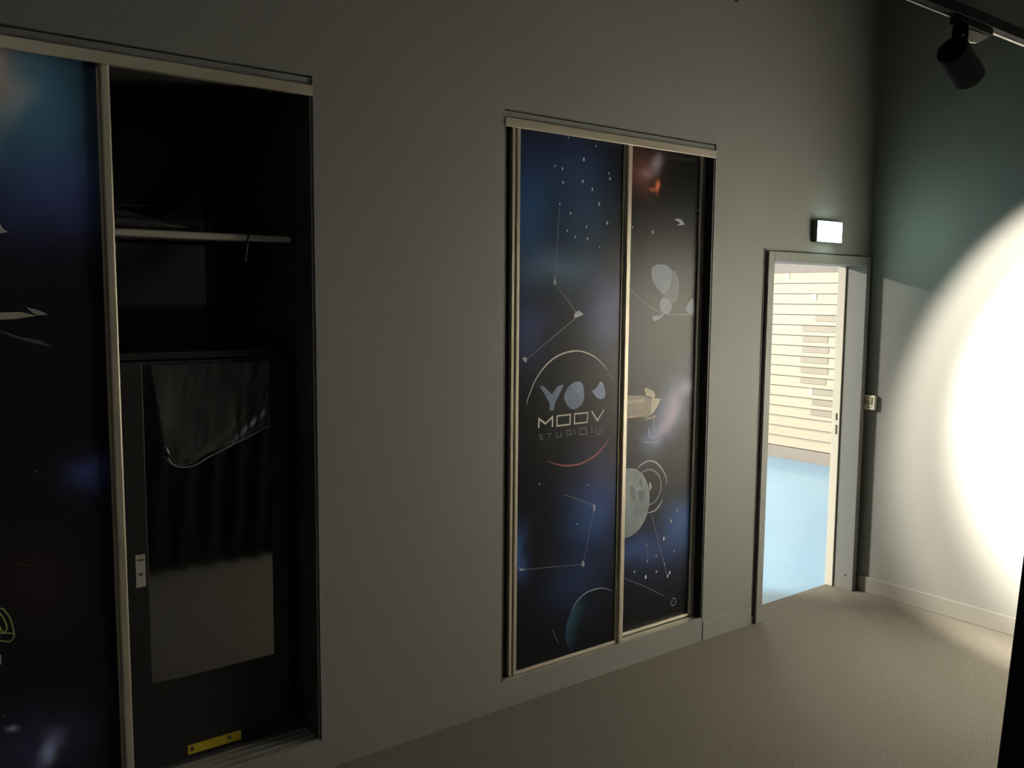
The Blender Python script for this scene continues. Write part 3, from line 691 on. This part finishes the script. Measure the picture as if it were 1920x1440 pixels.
# ------------------------------------------------------------------ exit sign
es = thing('exit_sign', (4.5, -0.001, 2.16), 'small lit emergency sign glowing white above the doorway', 'exit sign')
m_green = mat('dark_green_housing', (0.07, 0.115, 0.09), 0.4, var=0.1)
SX0, SX1 = 4.404, 4.642
obj('housing', B(SX0 - 0.004, SX1 + 0.004, -0.0375, -0.0006, 2.160, 2.283, 0.003), m_green, es)
bm = bmesh.new(); rows = []
for i in range(13):
    u = i / 12; x = SX0 + (SX1 - SX0) * u; yb = -0.0392 - 0.008 * (1 - (2 * u - 1) ** 2)
    rows.append([bm.verts.new((x, -0.0378, 2.164)), bm.verts.new((x, yb, 2.164)), bm.verts.new((x, yb, 2.278)), bm.verts.new((x, -0.0378, 2.278))])
for a, c in zip(rows, rows[1:]):
    for k in range(4): bm.faces.new((a[k], a[(k + 1) % 4], c[(k + 1) % 4], c[k]))
bm.faces.new(rows[0]); bm.faces.new(rows[-1]); bmesh.ops.recalc_face_normals(bm, faces=bm.faces[:])
obj('lit_face', bm, emat('sign_glow', (0.66, 1.0, 0.84), 26.0), es)

# ------------------------------------------------------------------ wall switch on the right wall
sw = thing('wall_switch', (5.02, -0.04, 1.16), 'small cream square control on the right wall beside the doorway', 'switch')
obj('back_box', B(4.992, 5.0192, -0.092, -0.008, 1.158, 1.248, 0.006), m_white, sw)
m_swin = mat('olive_grey_switch', (0.28, 0.26, 0.17), 0.35, var=0.25, scale=40)
pl = obj('rocker', B(4.9885, 4.9918, -0.075, -0.018, 1.190, 1.236, 0.001), m_swin, sw)
obj('indicator_strip', B(4.9875, 4.9884, -0.068, -0.026, 1.222, 1.226), m_white, pl)
obj('slot', B(4.9905, 4.9918, -0.072, -0.022, 1.172, 1.178), m_swin, sw)

# ------------------------------------------------------------------ lighting track with spotlight
m_spot = mat('matt_black_spot', (0.006, 0.006, 0.0062), 0.8, var=0.1, scale=30, spec=0.15)
TY, TZ = -1.60, 2.702
tk = thing('lighting_track', (3.0, TY, TZ), 'black ceiling lighting track running across the upper right corner', 'track')
bm = bmesh.new(); box(bm, 1.6, 4.3, TY - 0.018, TY + 0.018, TZ + 0.002, TZ + 0.036, 0.002)
obj('rail', bm, m_spot, tk)
m_strip = mat('brushed_strip', (0.34, 0.33, 0.31), 0.4, metal=0.6)
obj('conductor_strip', B(1.6, 2.745, TY + 0.010, TY + 0.0165, TZ - 0.0005, TZ + 0.0018), m_strip, tk)
obj('conductor_strip', B(2.985, 4.3, TY + 0.006, TY + 0.0165, TZ - 0.0005, TZ + 0.0018), m_strip, tk)
for x in (1.75, 4.15):
    bm = bmesh.new(); lathe(bm, Vector((x, TY, TZ + 0.036)), Vector((0, 0, 1)), [(0, 0.004), (1.2605, 0.004)], 10)
    obj('suspension_rod', bm, m_blackmetal, tk)
sp = thing('track_spotlight', (2.83, TY, TZ), 'black cylindrical spotlight hanging from the track, aimed at the right wall', 'spotlight')
bm = bmesh.new(); box(bm, 2.755, 2.975, TY - 0.016, TY + 0.016, TZ - 0.022, TZ - 0.0006, 0.003)
obj('adapter', bm, m_spot, sp)
m_litpatch = mat('pale_lit_patch', (0.8, 0.8, 0.68), 0.5, var=0.04)  # pale colour stands for a lit patch under the adapter
bm = bmesh.new(); prof = []
tip = (2.972, TZ - 0.0235)
for k in range(13):
    a = math.radians(80 + 200 * k / 12); prof.append((2.846 + 0.020 * math.cos(a), TZ - 0.043 + 0.019 * math.sin(a)))
prof.append((2.90, TZ - 0.056)); prof.append(tip)
va = [bm.verts.new((a, TY - 0.006, b)) for a, b in prof]; vb = [bm.verts.new((a, TY + 0.006, b)) for a, b in prof]
bm.faces.new(va); bm.faces.new(vb[::-1]); n = len(prof)
for k in range(n): bm.faces.new((va[k], vb[k], vb[(k + 1) % n], va[(k + 1) % n]))
bmesh.ops.recalc_face_normals(bm, faces=bm.faces[:])
obj('adapter_lit_patch', bm, m_litpatch, sp)
AIM = Vector((5.02, -1.58, 1.36)); HC = Vector((2.812, TY + 0.002, 2.571))
ax = (AIM - HC).normalized()
RH, LH = 0.047, 0.142
back, front = HC - ax * LH / 2, HC + ax * LH / 2
bm = bmesh.new()
lathe(bm, Vector((2.795, TY, TZ - 0.022)), Vector((0, 0, -1)), [(0, 0.022), (0.012, 0.024), (0.042, 0.024), (0.050, 0.015), (0.075, 0.013)], 20)
obj('swivel', bm, m_spot, sp)
bm = bmesh.new()
lathe(bm, back, ax, [(-0.004, RH - 0.012), (0.0, RH - 0.003), (0.006, RH), (LH - 0.002, RH), (LH, RH - 0.002), (LH, RH - 0.006), (LH - 0.035, RH - 0.010), (LH - 0.036, 0.0005)], 36)
hd = obj('head', bm, m_spot, sp)
bm = bmesh.new(); lathe(bm, front - ax * 0.033, ax, [(0, 0.032), (0.003, 0.032)], 28)
obj('lens', bm, emat('lamp_glow', (1.0, 0.93, 0.8), 12.0), hd)
bm = bmesh.new(); lathe(bm, Vector((2.772, TY - 0.018, TZ - 0.060)), Vector((-0.6, -0.7, 0.1)), [(0, 0.004), (0.008, 0.004)], 10)
obj('pivot_screw', bm, m_strip, sp)
# the lamp's reflector throws a hot core inside a wider, weaker field
for nm, pw, ang, bl in (('spot_field', 1100, 61, 0.28), ('spot_core', 10200, 49, 1.0)):
    ld = bpy.data.lights.new(nm, 'SPOT'); ld.energy = pw; ld.color = (1.0, 0.905, 0.75)
    ld.spot_size = math.radians(ang); ld.spot_blend = bl; ld.shadow_soft_size = 0.02
    lo = bpy.data.objects.new(nm, ld); COL.objects.link(lo)
    lo.location = front + ax * 0.012; lo.rotation_euler = ax.to_track_quat('-Z', 'Y').to_euler()

# ------------------------------------------------------------------ black curtain at the right
cu = thing('black_curtain', (2.7, -2.56, 0.0), 'floor-length black curtain cutting into the right edge of the photo', 'curtain')
bm = bmesh.new(); NXc, NZc = 260, 14; rows = []
for i in range(NXc + 1):
    u = i / NXc; row = []
    for k in range(NZc + 1):
        z = 0.012 + 2.72 * k / NZc
        xl = 0.932 + 0.132 * z
        x = xl + (4.45 - xl) * u
        am = 0.035 * (1.15 - 0.25 * z / 2.7)
        y = -2.56 + am * math.sin(u * 130 + 0.8 * math.sin(u * 17) + 0.25 * z) * min(1, 0.15 + u * 30)
        row.append(bm.verts.new((x, y, z)))
    rows.append(row)
for i in range(NXc):
    for k in range(NZc): bm.faces.new((rows[i][k], rows[i + 1][k], rows[i + 1][k + 1], rows[i][k + 1]))
co = obj('fabric', bm, m_cloth, cu, True)
sm = co.modifiers.new('thickness', 'SOLIDIFY'); sm.thickness = 0.003
bm = bmesh.new(); lathe(bm, Vector((1.15, -2.56, 2.745)), Vector((1, 0, 0)), [(0, 0.012), (3.35, 0.012)], 14)
obj('rod', bm, m_blackmetal, cu, True)
for x in (1.3, 2.8, 4.4):
    bm = bmesh.new(); lathe(bm, Vector((x, -2.56, 2.755)), Vector((0, 0, 1)), [(0, 0.005), (1.2445, 0.005)], 10)
    obj('hanger_rod', bm, m_blackmetal, cu)

# small fitting on the wall at the top of the photo
bm = bmesh.new(); lathe(bm, Vector((3.676, -0.0006, 3.352)), Vector((0, -1, 0)), [(0, 0.018), (0.006, 0.018), (0.012, 0.010), (0.03, 0.010)], 16)
fx = obj('wall_fitting', bm, m_blackmetal, smooth=True)
tag(fx, 'tiny black fitting high on the grey wall at the top of the photo', 'fitting')
